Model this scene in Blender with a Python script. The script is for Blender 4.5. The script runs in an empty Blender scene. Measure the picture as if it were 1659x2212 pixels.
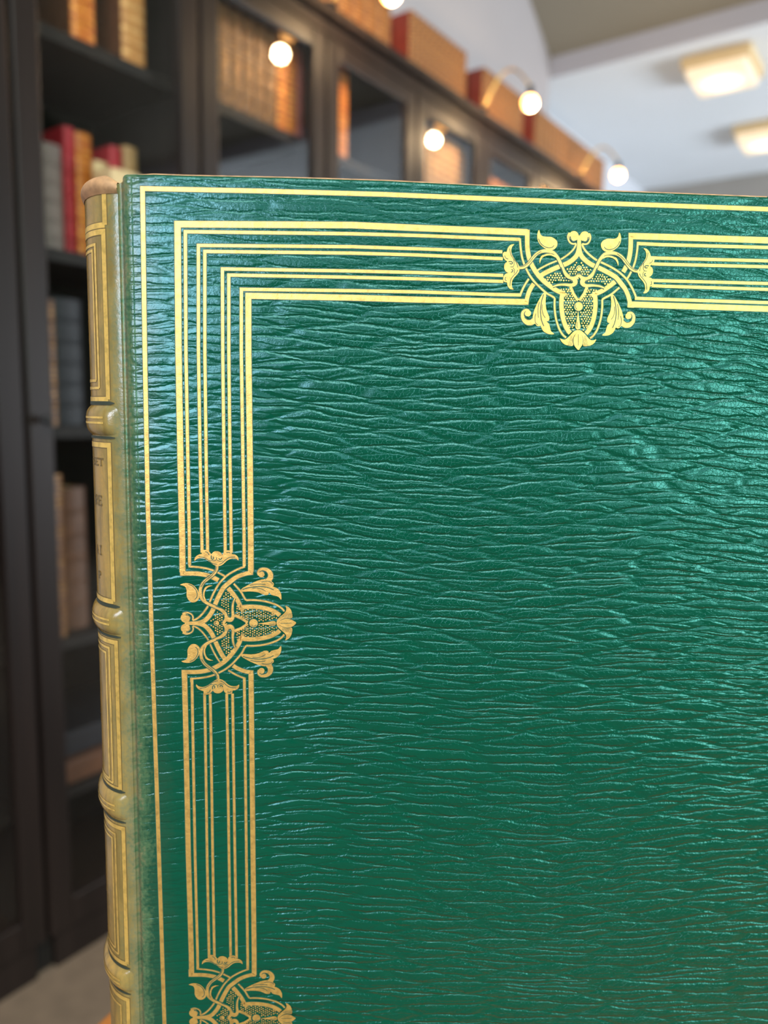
import bpy, bmesh, math, random
import numpy as np
from mathutils import Vector, Matrix
from mathutils.geometry import tessellate_polygon

random.seed(7)
scene = bpy.context.scene
C = scene.collection

# ------------------------------------------------------------------ camera
FPX, CX, CY = 1620.0, 829.5, 1106.0
AZ, PITCH, ROLL = math.radians(36.0), math.radians(7.7), 0.02
F0 = np.array([math.cos(AZ), math.sin(AZ), 0.0]); Z0 = np.array([0, 0, 1.0]); R0 = np.cross(F0, Z0)
FW = F0 * math.cos(PITCH) - Z0 * math.sin(PITCH)
UPV = Z0 * math.cos(PITCH) + F0 * math.sin(PITCH)
RT = R0 * math.cos(ROLL) + UPV * math.sin(ROLL)
UP = UPV * math.cos(ROLL) - R0 * math.sin(ROLL)
BOOK_DIST = 0.26

cam = bpy.data.cameras.new('camera')
cam_ob = bpy.data.objects.new('camera', cam); C.objects.link(cam_ob)
m = Matrix.Identity(4)
for i in range(3):
    m[i][0], m[i][1], m[i][2] = RT[i], UP[i], -FW[i]
cam_ob.matrix_world = m
cam.sensor_fit = 'HORIZONTAL'; cam.sensor_width = 36.0
cam.lens = FPX / 1659.0 * 36.0
cam.clip_start = 0.01
cam.dof.use_dof = True
cam.dof.focus_distance = 0.262
cam.dof.aperture_fstop = 8.6
scene.camera = cam_ob

# ------------------------------------------------------------------ colour management, world, light
scene.view_settings.view_transform = 'Standard'
scene.view_settings.look = 'None'
scene.view_settings.exposure = 0.0
scene.view_settings.gamma = 1.0
scene.view_settings.use_curve_mapping = False
scene.cycles.use_denoising = True
scene.cycles.max_bounces = 8
scene.cycles.sample_clamp_indirect = 6.0
scene.cycles.caustics_reflective = False
scene.cycles.caustics_refractive = False

wd = bpy.data.worlds.new('world'); scene.world = wd; wd.use_nodes = True
wd.node_tree.nodes['Background'].inputs[0].default_value = (0.75, 0.85, 1.0, 1)
wd.node_tree.nodes['Background'].inputs[1].default_value = 0.3


def area(name, loc, target, sx, sy, power, col):
    l = bpy.data.lights.new(name, 'AREA'); l.shape = 'RECTANGLE'; l.size = sx; l.size_y = sy
    l.energy = power; l.color = col
    o = bpy.data.objects.new(name, l); C.objects.link(o)
    d = Vector(target) - Vector(loc)
    o.location = loc; o.rotation_euler = d.to_track_quat('-Z', 'Y').to_euler()
    return o


# daylight coming in through the windows behind the photographer, and an added overhead light
area('daylight_back_window', (-3.0, -1.10, 0.62), (0, -1.10, 0.3), 0.9, 1.2, 98, (0.93, 0.88, 1.08))
area('daylight_side_window', (-0.55, -2.45, 0.15), (-0.55, 0, 0.1), 0.9, 0.9, 52, (0.58, 1.0, 0.86))
area('daylight_high_window', (-2.0, -2.45, 1.15), (-2.0, 0, 0.7), 1.8, 0.6, 24, (0.70, 0.88, 1.0))
area('daylight_far_window', (4.35, -2.45, 0.3), (4.35, 1.5, 1.2), 1.7, 1.7, 310, (0.82, 0.91, 1.0))
area('added_overhead_light', (-0.9, -0.9, 2.3), (-0.5, -0.3, 0.0), 2.4, 2.4, 245, (0.93, 1.0, 0.95))  # unseen overhead source, added so the grain creases catch light

# ------------------------------------------------------------------ helpers: pixels to places
def ray(x, y):
    return FW + (x - CX) / FPX * RT - (y - CY) / FPX * UP


def on_y(x, y, Y):
    r = ray(x, y); return r * Y / r[1]


# book frame: u right, v up, w out of the cover
YAW = math.radians(3.0)
BU = R0 * math.cos(YAW) + F0 * math.sin(YAW)
BW = -F0 * math.cos(YAW) + R0 * math.sin(YAW)
BP = ray(900, 1000) * BOOK_DIST


def px_uv_abs(x, y):
    r = ray(x, y); t = (BP @ BW) / (r @ BW); p = r * t
    return p @ BU, p[2]


U_J = px_uv_abs(258, 600)[0]                       # joint between spine and board
V_FT = px_uv_abs(620, 414)[1]                      # outer fillet, top
V_B0 = px_uv_abs(1248, 0)[1]
o1 = px_uv_abs(520, 1346)[1]; o2 = px_uv_abs(528, 2197)[1]
V_BOT = V_FT - 3.0 * (o1 - o2) - 0.006             # bottom of the boards
ORG = BU * U_J + BW * (BP @ BW) + Z0 * V_BOT       # local origin of the book (world)
BOOK_ROT = math.atan2(BU[1], BU[0])


def puv(x, y):
    u, v = px_uv_abs(x, y)
    return np.array([u - U_J, v - V_BOT])


def loc3(u, v, w):
    return Vector((u, -w, v))


# ------------------------------------------------------------------ helpers: objects
def link_mesh(name, verts, faces, mats, parent=None, midx=None, smooth=False):
    me = bpy.data.meshes.new(name)
    me.from_pydata([tuple(v) for v in verts], [], faces)
    for mt in (mats if isinstance(mats, (list, tuple)) else [mats]):
        me.materials.append(mt)
    if midx:
        me.polygons.foreach_set('material_index', midx)
    if smooth:
        me.polygons.foreach_set('use_smooth', [True] * len(me.polygons))
    me.update()
    o = bpy.data.objects.new(name, me); C.objects.link(o)
    if parent is not None:
        o.parent = parent
    return o


def tag(o, label=None, cat=None, group=None, kind=None):
    if label: o['label'] = label
    if cat: o['category'] = cat
    if group: o['group'] = group
    if kind: o['kind'] = kind
    return o


def empty(name, loc, rz=0.0):
    o = bpy.data.objects.new(name, None); C.objects.link(o)
    o.location = loc; o.rotation_euler = (0, 0, rz); o.empty_display_size = 0.02
    return o


class MB:
    """collects boxes, prisms, tubes into one mesh"""
    def __init__(s): s.v = []; s.f = []; s.m = []

    def add(s, v, f, mi=0):
        o = len(s.v); s.v += [tuple(p) for p in v]
        s.f += [tuple(i + o for i in q) for q in f]; s.m += [mi] * len(f)
        return s

    def box(s, a, b, mi=0):
        x0, y0, z0 = a; x1, y1, z1 = b
        v = [(x0, y0, z0), (x1, y0, z0), (x1, y1, z0), (x0, y1, z0), (x0, y0, z1), (x1, y0, z1), (x1, y1, z1), (x0, y1, z1)]
        return s.add(v, [(0, 3, 2, 1), (4, 5, 6, 7), (0, 1, 5, 4), (1, 2, 6, 5), (2, 3, 7, 6), (3, 0, 4, 7)], mi)

    def tube(s, pts, rad, n=10, mi=0):
        pts = [Vector(p) for p in pts]; rs = rad if isinstance(rad, (list, tuple)) else [rad] * len(pts)
        rings = []
        for i, p in enumerate(pts):
            t = (pts[min(i + 1, len(pts) - 1)] - pts[max(i - 1, 0)]).normalized()
            a = t.orthogonal().normalized() if i == 0 else (pa - t * pa.dot(t)).normalized()
            pa = a; b = t.cross(a)
            rings.append([p + (a * math.cos(2 * math.pi * k / n) + b * math.sin(2 * math.pi * k / n)) * rs[i] for k in range(n)])
        v = [q for r in rings for q in r]; f = []
        for i in range(len(pts) - 1):
            for k in range(n):
                f.append((i * n + k, i * n + (k + 1) % n, (i + 1) * n + (k + 1) % n, (i + 1) * n + k))
        f.append(tuple(range(n - 1, -1, -1))); f.append(tuple((len(pts) - 1) * n + k for k in range(n)))
        return s.add(v, f, mi)

    def sphere(s, c, r, n=16, mi=0, sz=1.0):
        v, f = [], []
        for i in range(n // 2 + 1):
            th = math.pi * i / (n // 2)
            for k in range(n):
                ph = 2 * math.pi * k / n
                v.append((c[0] + r * math.sin(th) * math.cos(ph), c[1] + r * math.sin(th) * math.sin(ph), c[2] + r * sz * math.cos(th)))
        for i in range(n // 2):
            for k in range(n):
                f.append((i * n + k, i * n + (k + 1) % n, (i + 1) * n + (k + 1) % n, (i + 1) * n + k))
        return s.add(v, f, mi)

    def build(s, name, mats, parent=None, smooth=False, bevel=0.0):
        o = link_mesh(name, s.v, s.f, mats, parent, s.m, smooth)
        if bevel:
            b = o.modifiers.new('bevel', 'BEVEL'); b.width = bevel; b.segments = 2; b.limit_method = 'ANGLE'
        return o


# ------------------------------------------------------------------ materials
def lin(r, g, b):
    f = lambda c: (c / 255.0) / 12.92 if c / 255.0 <= 0.04045 else ((c / 255.0 + 0.055) / 1.055) ** 2.4
    return (f(r), f(g), f(b), 1.0)


class NT:
    def __init__(s, name):
        s.mat = bpy.data.materials.new(name); s.mat.use_nodes = True
        s.t = s.mat.node_tree; s.b = s.t.nodes['Principled BSDF']

    def n(s, typ, ins=None, **kw):
        nd = s.t.nodes.new(typ)
        for k, v in kw.items(): setattr(nd, k, v)
        for k, v in (ins or {}).items():
            sk = nd.inputs[k]
            if isinstance(v, bpy.types.NodeSocket): s.t.links.new(v, sk)
            else: sk.default_value = v
        return nd

    def math(s, op, a, b=0.0, c=None):
        d = {0: a, 1: b}
        if c is not None: d[2] = c
        return s.n('ShaderNodeMath', d, operation=op).outputs[0]

    def ramp(s, fac, stops, interp='LINEAR'):
        nd = s.n('ShaderNodeValToRGB', {0: fac}); nd.color_ramp.interpolation = interp
        e = nd.color_ramp.elements
        while len(e) < len(stops): e.new(0.5)
        for i, (p, c) in enumerate(stops): e[i].position = p; e[i].color = c
        return nd.outputs[0]

    def smooth(s, x, a, b):
        return s.n('ShaderNodeMapRange', {0: x, 1: a, 2: b, 3: 0.0, 4: 1.0}, interpolation_type='SMOOTHSTEP').outputs[0]

    def set(s, **kw):
        names = {'col': 'Base Color', 'rough': 'Roughness', 'metal': 'Metallic', 'spec': 'Specular IOR Level', 'norm': 'Normal',
                 'coat': 'Coat Weight', 'coatr': 'Coat Roughness', 'emis': 'Emission Color', 'emst': 'Emission Strength', 'sheen': 'Sheen Weight'}
        for k, v in kw.items():
            sk = s.b.inputs[names[k]]
            if isinstance(v, bpy.types.NodeSocket): s.t.links.new(v, sk)
            else: sk.default_value = v
        return s


def simple(name, col, rough=0.5, metal=0.0, spec=0.5, nscale=0, namt=0.15, stretch=(1, 1, 1)):
    t = NT(name)
    if nscale:
        tc = t.n('ShaderNodeTexCoord')
        mp = t.n('ShaderNodeMapping', {0: tc.outputs['Object'], 3: stretch})
        nz = t.n('ShaderNodeTexNoise', {'Vector': mp.outputs[0], 'Scale': nscale, 'Detail': 5.0})
        lo = tuple(c * (1 - namt) for c in col[:3]) + (1,); hi = tuple(min(1, c * (1 + namt)) for c in col[:3]) + (1,)
        t.set(col=t.ramp(nz.outputs[0], [(0.3, lo), (0.7, hi)]))
    else:
        t.set(col=col)
    return t.set(rough=rough, metal=metal, spec=spec).mat


BORDER_Z = puv(800, 640)[1]                      # inner edge of the tooled border, on the cover


def leather():
    """straight-grain goatskin: long lens-shaped grain, fine crackle, sun-faded towards the spine"""
    t = NT('green_morocco')
    tc = t.n('ShaderNodeTexCoord').outputs['Object']
    sp = t.n('ShaderNodeSeparateXYZ', {0: tc}); x, z = sp.outputs[0], sp.outputs[2]
    y = sp.outputs[1]
    xs = t.math('SUBTRACT', x, t.math('MULTIPLY', y, 0.6))
    flat = t.n('ShaderNodeCombineXYZ', {0: xs, 1: z}).outputs[0]
    big = t.n('ShaderNodeTexNoise', {'Vector': flat, 'Scale': 9.0, 'Detail': 0.0}, noise_dimensions='2D').outputs[0]
    flat2 = t.n('ShaderNodeCombineXYZ', {0: t.math('MULTIPLY', xs, 0.55), 1: z}).outputs[0]
    med = t.n('ShaderNodeTexNoise', {'Vector': flat2, 'Scale': 100.0, 'Detail': 2.0}, noise_dimensions='2D').outputs[0]
    fine = t.n('ShaderNodeTexNoise', {'Vector': flat, 'Scale': 700.0, 'Detail': 2.0}, noise_dimensions='2D').outputs[0]
    zz = t.math('ADD', z, t.math('MULTIPLY', t.math('SUBTRACT', big, 0.5), 0.012))
    zz = t.math('ADD', zz, t.math('MULTIPLY', t.math('SUBTRACT', med, 0.5), 0.0022))
    zz = t.math('ADD', zz, t.math('MULTIPLY', t.math('SUBTRACT', fine, 0.5), 0.0005))

    def grain(sx, sz, w):
        v = t.n('ShaderNodeCombineXYZ', {0: t.math('MULTIPLY', xs, 1 / sx), 1: t.math('MULTIPLY', zz, 1 / sz)}).outputs[0]
        vo = t.n('ShaderNodeTexVoronoi', {'Vector': v, 'Scale': 1.0, 'Randomness': 0.95}, voronoi_dimensions='2D', feature='DISTANCE_TO_EDGE')
        d = vo.outputs['Distance']
        return t.smooth(d, 0.0, w), t.smooth(d, 0.0, 0.55)
    g1, d1 = grain(0.0260, 0.0035, 0.19)
    g2, d2 = grain(0.0180, 0.0029, 0.15)
    ck = t.n('ShaderNodeTexVoronoi', {'Vector': t.n('ShaderNodeCombineXYZ', {0: t.math('ADD', xs, t.math('MULTIPLY', fine, 0.0007)), 1: zz}).outputs[0],
             'Scale': 760.0, 'Randomness': 1.0}, voronoi_dimensions='2D', feature='DISTANCE_TO_EDGE').outputs['Distance']
    ckl = t.smooth(ck, 0.0, 0.07)
    micro = t.n('ShaderNodeTexNoise', {'Vector': flat, 'Scale': 2600.0, 'Detail': 2.0}, noise_dimensions='2D').outputs[0]
    press = t.math('MULTIPLY', t.smooth(x, 0.036, 0.056), t.math('SUBTRACT', 1.0, t.smooth(z, BORDER_Z - 0.004, BORDER_Z + 0.016)))
    press = t.math('ADD', 0.42, t.math('MULTIPLY', press, 0.58))
    h = t.math('MULTIPLY', g1, 0.00022)
    h = t.math('ADD', h, t.math('MULTIPLY', d1, 0.00010))
    h = t.math('ADD', h, t.math('MULTIPLY', g2, 0.00009))
    h = t.math('MULTIPLY', t.math('MULTIPLY', h, t.smooth(x, -0.002, 0.006)), press)
    h = t.math('ADD', h, t.math('MULTIPLY', t.math('MULTIPLY', ckl, t.smooth(big, 0.2, 0.8)), t.math('ADD', 0.000006, t.math('MULTIPLY', t.smooth(x, 0.0, 0.03), 0.000018))))
    h = t.math('ADD', h, t.math('MULTIPLY', t.math('MULTIPLY', ckl, t.smooth(x, 0.045, 0.075)), 0.000014))
    h = t.math('ADD', h, t.math('MULTIPLY', micro, 0.000016))
    h = t.math('ADD', h, t.math('MULTIPLY', fine, 0.00004))
    bump = t.n('ShaderNodeBump', {'Strength': 1.0, 'Distance': 1.0, 'Height': h}).outputs[0]
    # colour: green boards, faded to olive and tan over the joint and spine
    mott = t.n('ShaderNodeTexNoise', {'Vector': tc, 'Scale': 55.0, 'Detail': 6.0}).outputs[0]
    edge = t.math('ADD', x, t.math('MULTIPLY', t.math('SUBTRACT', mott, 0.5), 0.012))
    edge = t.math('ADD', edge, t.math('MULTIPLY', t.math('SUBTRACT', fine, 0.5), 0.007))
    fac = t.n('ShaderNodeMapRange', {0: edge, 1: -0.012, 2: 0.016, 3: 0.0, 4: 1.0}).outputs[0]
    col = t.ramp(fac, [(0.0, (0.29, 0.170, 0.040, 1)), (0.24, (0.21, 0.142, 0.044, 1)), (0.41, (0.13, 0.118, 0.058, 1)), (0.52, (0.05, 0.09, 0.043, 1)),
                       (0.66, (0.008, 0.042, 0.022, 1)), (0.95, (0.0001, 0.042, 0.0215, 1))])
    var = t.n('ShaderNodeMix', {0: t.math('MULTIPLY', t.smooth(med, 0.35, 0.75), 0.25), 6: col, 7: (0.0, 0.032, 0.0165, 1)}, data_type='RGBA').outputs[2]
    tint = t.n('ShaderNodeMix', {0: fac, 6: (1, 0.97, 0.92, 1), 7: (0.42, 0.96, 1.0, 1)}, data_type='RGBA').outputs[2]
    t.t.links.new(tint, t.b.inputs['Specular Tint'])
    streak = t.n('ShaderNodeTexNoise', {'Vector': t.n('ShaderNodeMapping', {0: tc, 3: (3.0, 3.0, 0.5)}).outputs[0], 'Scale': 130.0, 'Detail': 5.0}).outputs[0]
    dirt = t.math('MULTIPLY', t.math('SUBTRACT', 1.0, t.smooth(fac, 0.2, 0.5)), t.smooth(streak, 0.42, 0.72))
    var = t.n('ShaderNodeMix', {0: t.math('MULTIPLY', dirt, 0.75), 6: var, 7: (0.13, 0.085, 0.026, 1)}, data_type='RGBA').outputs[2]
    t.set(col=var, rough=0.21, spec=0.42, norm=bump)
    return t.mat


def gold(name, col, rough=0.36, metal=0.8):
    t = NT(name)
    tc = t.n('ShaderNodeTexCoord').outputs['Object']
    n1 = t.n('ShaderNodeTexNoise', {'Vector': tc, 'Scale': 2600.0, 'Detail': 2.0}).outputs[0]
    n2 = t.n('ShaderNodeTexNoise', {'Vector': tc, 'Scale': 420.0, 'Detail': 3.0}).outputs[0]
    h = t.math('ADD', t.math('MULTIPLY', n1, 0.00005), t.math('MULTIPLY', n2, 0.00012))
    bump = t.n('ShaderNodeBump', {'Strength': 1.0, 'Distance': 1.0, 'Height': h}).outputs[0]
    dk = tuple(c * 0.72 for c in col[:3]) + (1,)
    t.set(col=t.ramp(n2, [(0.32, dk), (0.55, col)]), rough=rough, metal=metal, norm=bump)
    return t.mat


def wood(name, a, b, rough=0.4, scale=18.0, stretch=(1, 1, 0.06), spec=0.4):
    t = NT(name)
    tc = t.n('ShaderNodeTexCoord').outputs['Object']
    mp = t.n('ShaderNodeMapping', {0: tc, 3: stretch})
    n = t.n('ShaderNodeTexNoise', {'Vector': mp.outputs[0], 'Scale': scale, 'Detail': 6.0, 'Distortion': 0.6}).outputs[0]
    return t.set(col=t.ramp(n, [(0.3, a), (0.7, b)]), rough=rough, spec=spec).mat


def gilt_spine(name, base, gl, rows=26.0):
    """old calf spine with rows of gilt tooling"""
    t = NT(name)
    tc = t.n('ShaderNodeTexCoord').outputs['Object']
    sp = t.n('ShaderNodeSeparateXYZ', {0: tc})
    n = t.n('ShaderNodeTexNoise', {'Vector': tc, 'Scale': 60.0, 'Detail': 4.0}).outputs[0]
    w = t.math('SINE', t.math('ADD', t.math('MULTIPLY', sp.outputs[2], rows * 6.283 / 0.25), t.math('MULTIPLY', n, 3.0)))
    f = t.smooth(w, 0.0, 0.7)
    f = t.math('MULTIPLY', f, t.smooth(n, 0.35, 0.6))
    c = t.n('ShaderNodeMix', {0: f, 6: base, 7: gl}, data_type='RGBA').outputs[2]
    t.set(col=c, rough=0.42, metal=t.math('MULTIPLY', f, 0.35))
    return t.mat


def glass_mat():
    t = NT('pane_glass'); nt = t.t
    nt.nodes.remove(t.b)
    tr = t.n('ShaderNodeBsdfTransparent', {0: (0.95, 0.95, 0.94, 1)})
    gl = t.n('ShaderNodeBsdfGlossy', {0: (1, 1, 1, 1), 'Roughness': 0.02})
    fr = t.n('ShaderNodeFresnel', {0: 1.6})
    bk = t.n('ShaderNodeNewGeometry').outputs['Backfacing']
    mx = t.n('ShaderNodeMixShader', {0: t.math('MULTIPLY', fr.outputs[0], t.math('SUBTRACT', 1.0, bk)), 1: tr.outputs[0], 2: gl.outputs[0]})
    nt.links.new(mx.outputs[0], nt.nodes['Material Output'].inputs[0])
    return t.mat


def emit(name, col, st):
    return NT(name).set(col=(0.8, 0.8, 0.8, 1), emis=col, emst=st).mat


def diffuser_mat():
    t = NT('lit_diffuser')
    o = t.n('ShaderNodeTexCoord').outputs['Object']
    d = t.n('ShaderNodeVectorMath', {0: o}, operation='LENGTH').outputs['Value']
    st = t.math('ADD', 0.95, t.math('MULTIPLY', t.math('SUBTRACT', 1.0, t.smooth(d, 0.085, 0.15)), 1.6))
    return t.set(col=(0.25, 0.24, 0.22, 1), emis=(1.0, 0.78, 0.50, 1), emst=st).mat


M = dict(
    leather=leather(),
    gold=gold('gold_leaf', (0.64, 0.385, 0.105, 1), 0.42, 0.8),
    gold_spine=gold('rubbed_gold_leaf', (0.92, 0.60, 0.16, 1), 0.34, 0.75),
    tooling_rim_shade=simple('tooled_leather_rim_shade', (0.006, 0.050, 0.028, 1), 0.5),  # leather of engraved lines; also the shade painted along gold edges
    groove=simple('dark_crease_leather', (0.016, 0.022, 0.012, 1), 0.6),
    blind=simple('browned_tooling', (0.10, 0.062, 0.018, 1), 0.5),
    tan=simple('worn_headcap_leather', lin(150, 112, 76), 0.7, nscale=260, namt=0.35),
    band=simple('rubbed_band_leather', lin(170, 140, 74), 0.4, nscale=160, namt=0.35),
    pages=simple('page_edges', lin(214, 190, 140), 0.5, nscale=40, namt=0.12),
    dark_wood=wood('dark_stained_wood', lin(21, 15, 12), lin(34, 25, 21), 0.42, spec=0.25),
    inner_wood=wood('dark_shelf_wood', lin(20, 17, 15), lin(30, 26, 23), 0.55, spec=0.25),
    table_wood=wood('honey_table_wood', lin(168, 98, 42), lin(198, 130, 66), 0.45, 30, (0.08, 1, 1)),
    wall=simple('warm_white_paint', lin(166, 159, 160), 0.8, nscale=3, namt=0.03),
    fascia=simple('lavender_grey_paint', lin(172, 169, 177), 0.8, nscale=3, namt=0.03),
    wall_end=simple('shaded_end_wall_paint', lin(150, 145, 138), 0.8, nscale=3, namt=0.03),  # weaker light on the end wall put into a darker base colour
    wall_cool=simple('white_paint', lin(206, 208, 214), 0.8, nscale=3, namt=0.03),
    wall_dark=simple('dark_panelling', lin(66, 54, 46), 0.7, nscale=3, namt=0.1),
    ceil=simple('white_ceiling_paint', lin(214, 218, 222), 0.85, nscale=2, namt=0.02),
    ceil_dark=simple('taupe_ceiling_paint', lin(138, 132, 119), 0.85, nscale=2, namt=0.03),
    floor=simple('beige_floor', lin(112, 94, 77), 0.75, nscale=30, namt=0.12),
    brass=simple('brass', (0.55, 0.36, 0.12, 1), 0.3, 1.0),
    black=simple('black_metal', (0.02, 0.02, 0.02, 1), 0.4, 0.6),
    fixture=simple('cream_fixture_frame', lin(214, 186, 140), 0.5),
    glass=glass_mat(),
    bulb=emit('lit_bulb', (1.0, 0.42, 0.085, 1), 14.0),
    lightglass=diffuser_mat(),
    red_board=simple('dark_red_leather', lin(112, 40, 26), 0.5, nscale=30, namt=0.2),
    gilt=gilt_spine('gilt_calf', lin(104, 62, 30), lin(172, 126, 72)),
    gilt_dark=gilt_spine('dim_gilt_calf', lin(104, 68, 38), lin(172, 120, 62)),
    gilt_hot=gilt_spine('orange_calf', lin(178, 92, 24), lin(236, 160, 62), 18),
    crimson=simple('crimson_cloth', lin(168, 36, 46), 0.6, nscale=40, namt=0.15),
    cream=simple('cream_vellum', lin(222, 190, 142), 0.55, nscale=40, namt=0.1),
    olive=simple('olive_cloth', lin(166, 130, 84), 0.6, nscale=40, namt=0.15),
    grey=simple('grey_cloth', lin(122, 106, 100), 0.6, nscale=40, namt=0.1),
    navy=simple('navy_cloth', lin(22, 23, 30), 0.55, nscale=40, namt=0.15),
    brown=simple('brown_calf', lin(92, 58, 36), 0.5, nscale=40, namt=0.2),
    tanbook=gilt_spine('tan_calf', lin(176, 120, 62), lin(222, 172, 108), 12),
)

# ------------------------------------------------------------------ room shell
FLOOR, CEIL, XS = -1.07, 1.548, 3.44
FACE = 1.25
YW, YW2, XE, XB, YR = 1.60, 1.785, 5.45, -3.05, -2.5


def structure(name, mb, mat, **k):
    o = mb.build(name, mat, **k); o['kind'] = 'structure'; return o


structure('floor', MB().box((XB, YR, FLOOR - 0.05), (XE, YW2 + 0.1, FLOOR)), M['floor'])
structure('wall_left', MB().box((XB, YW, FLOOR), (XS, YW + 0.35, 2.9)), M['wall'])
structure('wall_left_recess', MB().box((XS, YW2, FLOOR), (XE, YW2 + 0.15, 2.2)), M['wall_cool'])
structure('wall_far', MB().box((XE, YR, FLOOR), (XE + 0.1, YW2 + 0.15, 2.2)), M['wall_end'])
structure('wall_back', MB().box((XB - 0.1, YR, FLOOR), (XB, YW, 2.9)), M['wall_dark'])
structure('wall_right', MB().box((XB, YR - 0.1, FLOOR), (XE, YR, 2.9)), M['wall_dark'])
# low ceiling beyond the step, with its fascia
structure('ceiling', MB().box((XS + 0.015, YR, CEIL), (XE, YW2 + 0.15, CEIL + 0.12)), M['ceil'])
structure('trim_1', MB().box((XS, YR, CEIL), (XS + 0.015, YW, CEIL + 0.085)), M['fascia'])
# sloping ceiling on the near side, then flat
sx = 1.25
zt = CEIL + 0.085
sl = MB().add([(XS, YR, zt), (XS, YW, zt), (XS - sx, YW, zt + sx * 0.64), (XS - sx, YR, zt + sx * 0.64),
               (XS, YR, zt + .1), (XS, YW, zt + .1), (XS - sx, YW, zt + sx * 0.64 + .1), (XS - sx, YR, zt + sx * 0.64 + .1)],
              [(0, 1, 2, 3), (7, 6, 5, 4), (0, 4, 5, 1), (1, 5, 6, 2), (2, 6, 7, 3), (3, 7, 4, 0)])
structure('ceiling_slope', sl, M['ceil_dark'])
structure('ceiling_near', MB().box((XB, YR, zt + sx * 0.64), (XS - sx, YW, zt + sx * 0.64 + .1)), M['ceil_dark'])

# ------------------------------------------------------------------ bookcases along the left wall
PITCH_X, X00, NB = 0.387, 0.293, 8
SHELVES = [0.645, 0.275, -0.04, -0.44, -0.74]
TOP = 0.935
ORD = ['bookcase at the far left edge, only its door stile in view', 'dark bookcase holding the red and cream books, left of the green book spine',
       'dark bookcase with a full row of gilt volumes behind glass', 'dark bookcase with a single orange volume behind its glass',
       'dark bookcase whose glass mirrors a lit lamp over pale volumes', 'dark bookcase beneath the second lit lamp, bright book tops in it',
       'dark bookcase second from the far end of the row', 'dark bookcase at the far end of the row']


def bookcase(i):
    x0 = X00 + i * PITCH_X; x1 = x0 + PITCH_X; w = PITCH_X
    r = empty('bookcase', (x0 + w / 2, FACE + 0.16, FLOOR))
    tag(r, ORD[i], 'bookcase', 'glazed bookcases along the wall')
    h = TOP - FLOOR; hw = w / 2 - 0.001; yb = YW - FACE - 0.16 - 0.003
    yf = -0.16
    for s in (-1, 1):
        MB().box((s * hw - (0.018 if s > 0 else 0), yf + .024, 0.0), (s * hw + (0.018 if s < 0 else 0), yb, h - 0.05)).build('side_panel', M['inner_wood'], r)
    MB().box((-hw + .018, yb - 0.012, 0.07), (hw - .018, yb, h - 0.05)).build('back_panel', M['inner_wood'], r)
    MB().box((-hw + .018, yf + .024, h - 0.068), (hw - .018, yb - .012, h - 0.05)).build('top_panel', M['inner_wood'], r)
    c = MB().box((-hw, yf + .005, h - 0.05), (hw, yb, h - 0.022)).box((-hw, yf - 0.018, h - 0.022), (hw, yb, h))
    c.build('cornice', M['dark_wood'], r)
    MB().box((-hw + .018, yf + .012, 0), (hw - .018, yb - .012, 0.07)).build('plinth', M['dark_wood'], r)
    for z in SHELVES:
        MB().box((-hw + .018, yf + 0.045, z - FLOOR - 0.022), (hw - .018, yb - .012, z - FLOOR)).build('shelf', M['inner_wood'], r)
    st, rl = 0.045, 0.045
    zb, zt_ = 0.075, h - 0.055
    d = MB()
    e = hw - 0.003
    d.box((-e, yf, zb), (-e + st, yf + .022, zt_)).box((e - st, yf, zb), (e, yf + .022, zt_))
    d.box((-e + st, yf, zb), (e - st, yf + .022, zb + 0.06)).box((-e + st, yf, zt_ - rl), (e - st, yf + .022, zt_))
    do = d.build('door', M['dark_wood'], r, bevel=0.003)
    MB().box((-e + st - .004, yf + .009, zb + .056), (e - st + .004, yf + .013, zt_ - rl + .004)).build('glass_pane', M['glass'], do)
    k = MB().tube([(-e + st / 2, yf, h * 0.52), (-e + st / 2, yf - 0.012, h * 0.52)], 0.004, 8).sphere((-e + st / 2, yf - 0.018, h * 0.52), 0.009, 10)
    k.build('knob', M['black'], do, smooth=True)
    return r


for i in range(NB):
    bookcase(i)


def bay(i):
    return X00 + i * PITCH_X + 0.022, X00 + (i + 1) * PITCH_X - 0.022


# ------------------------------------------------------------------ books in the background
def bg_book(x, z, th, hh, dp, mat_spine, mat_board, label, group=None, y=FACE + 0.06, cat='book', bands=5):
    """upright volume, spine towards the room; x = its near side, z = shelf top"""
    r = empty('book', (x + th / 2, y, z)); tag(r, label, cat, group)
    v, f = [], []
    n = 8; t2 = th / 2
    zs = [0.0]
    for b in range(bands):
        zc = hh * (b + 1) / (bands + 1)
        zs += [zc - 0.004, zc - 0.002, zc + 0.002, zc + 0.004]
    zs.append(hh)
    for j, zz in enumerate(zs):
        o = 0.0025 if (j % 4 in (2, 3) and 0 < j < len(zs) - 1) else 0.0
        for k in range(n + 1):
            a = math.pi * k / n
            v.append((-math.cos(a) * (t2), -math.sin(a) * (0.008 + o) , zz))
    for j in range(len(zs) - 1):
        for k in range(n):
            a = j * (n + 1) + k
            f.append((a, a + 1, a + n + 2, a + n + 1))
    f.append(tuple(range(n, -1, -1))); L = (len(zs) - 1) * (n + 1); f.append(tuple(L + k for k in range(n + 1)))
    link_mesh('spine', v, f, mat_spine, r, smooth=False)
    for s in (-1, 1):
        MB().box((s * t2 - (0.003 if s > 0 else 0), 0.0, 0.0), (s * t2 + (0.003 if s < 0 else 0), dp, hh)).build('board', mat_board, r)
    MB().box((-t2 + .003, 0.0, 0.003), (t2 - .003, dp - 0.004, hh - 0.004)).build('page_block', M['pages'], r)
    return r


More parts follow.
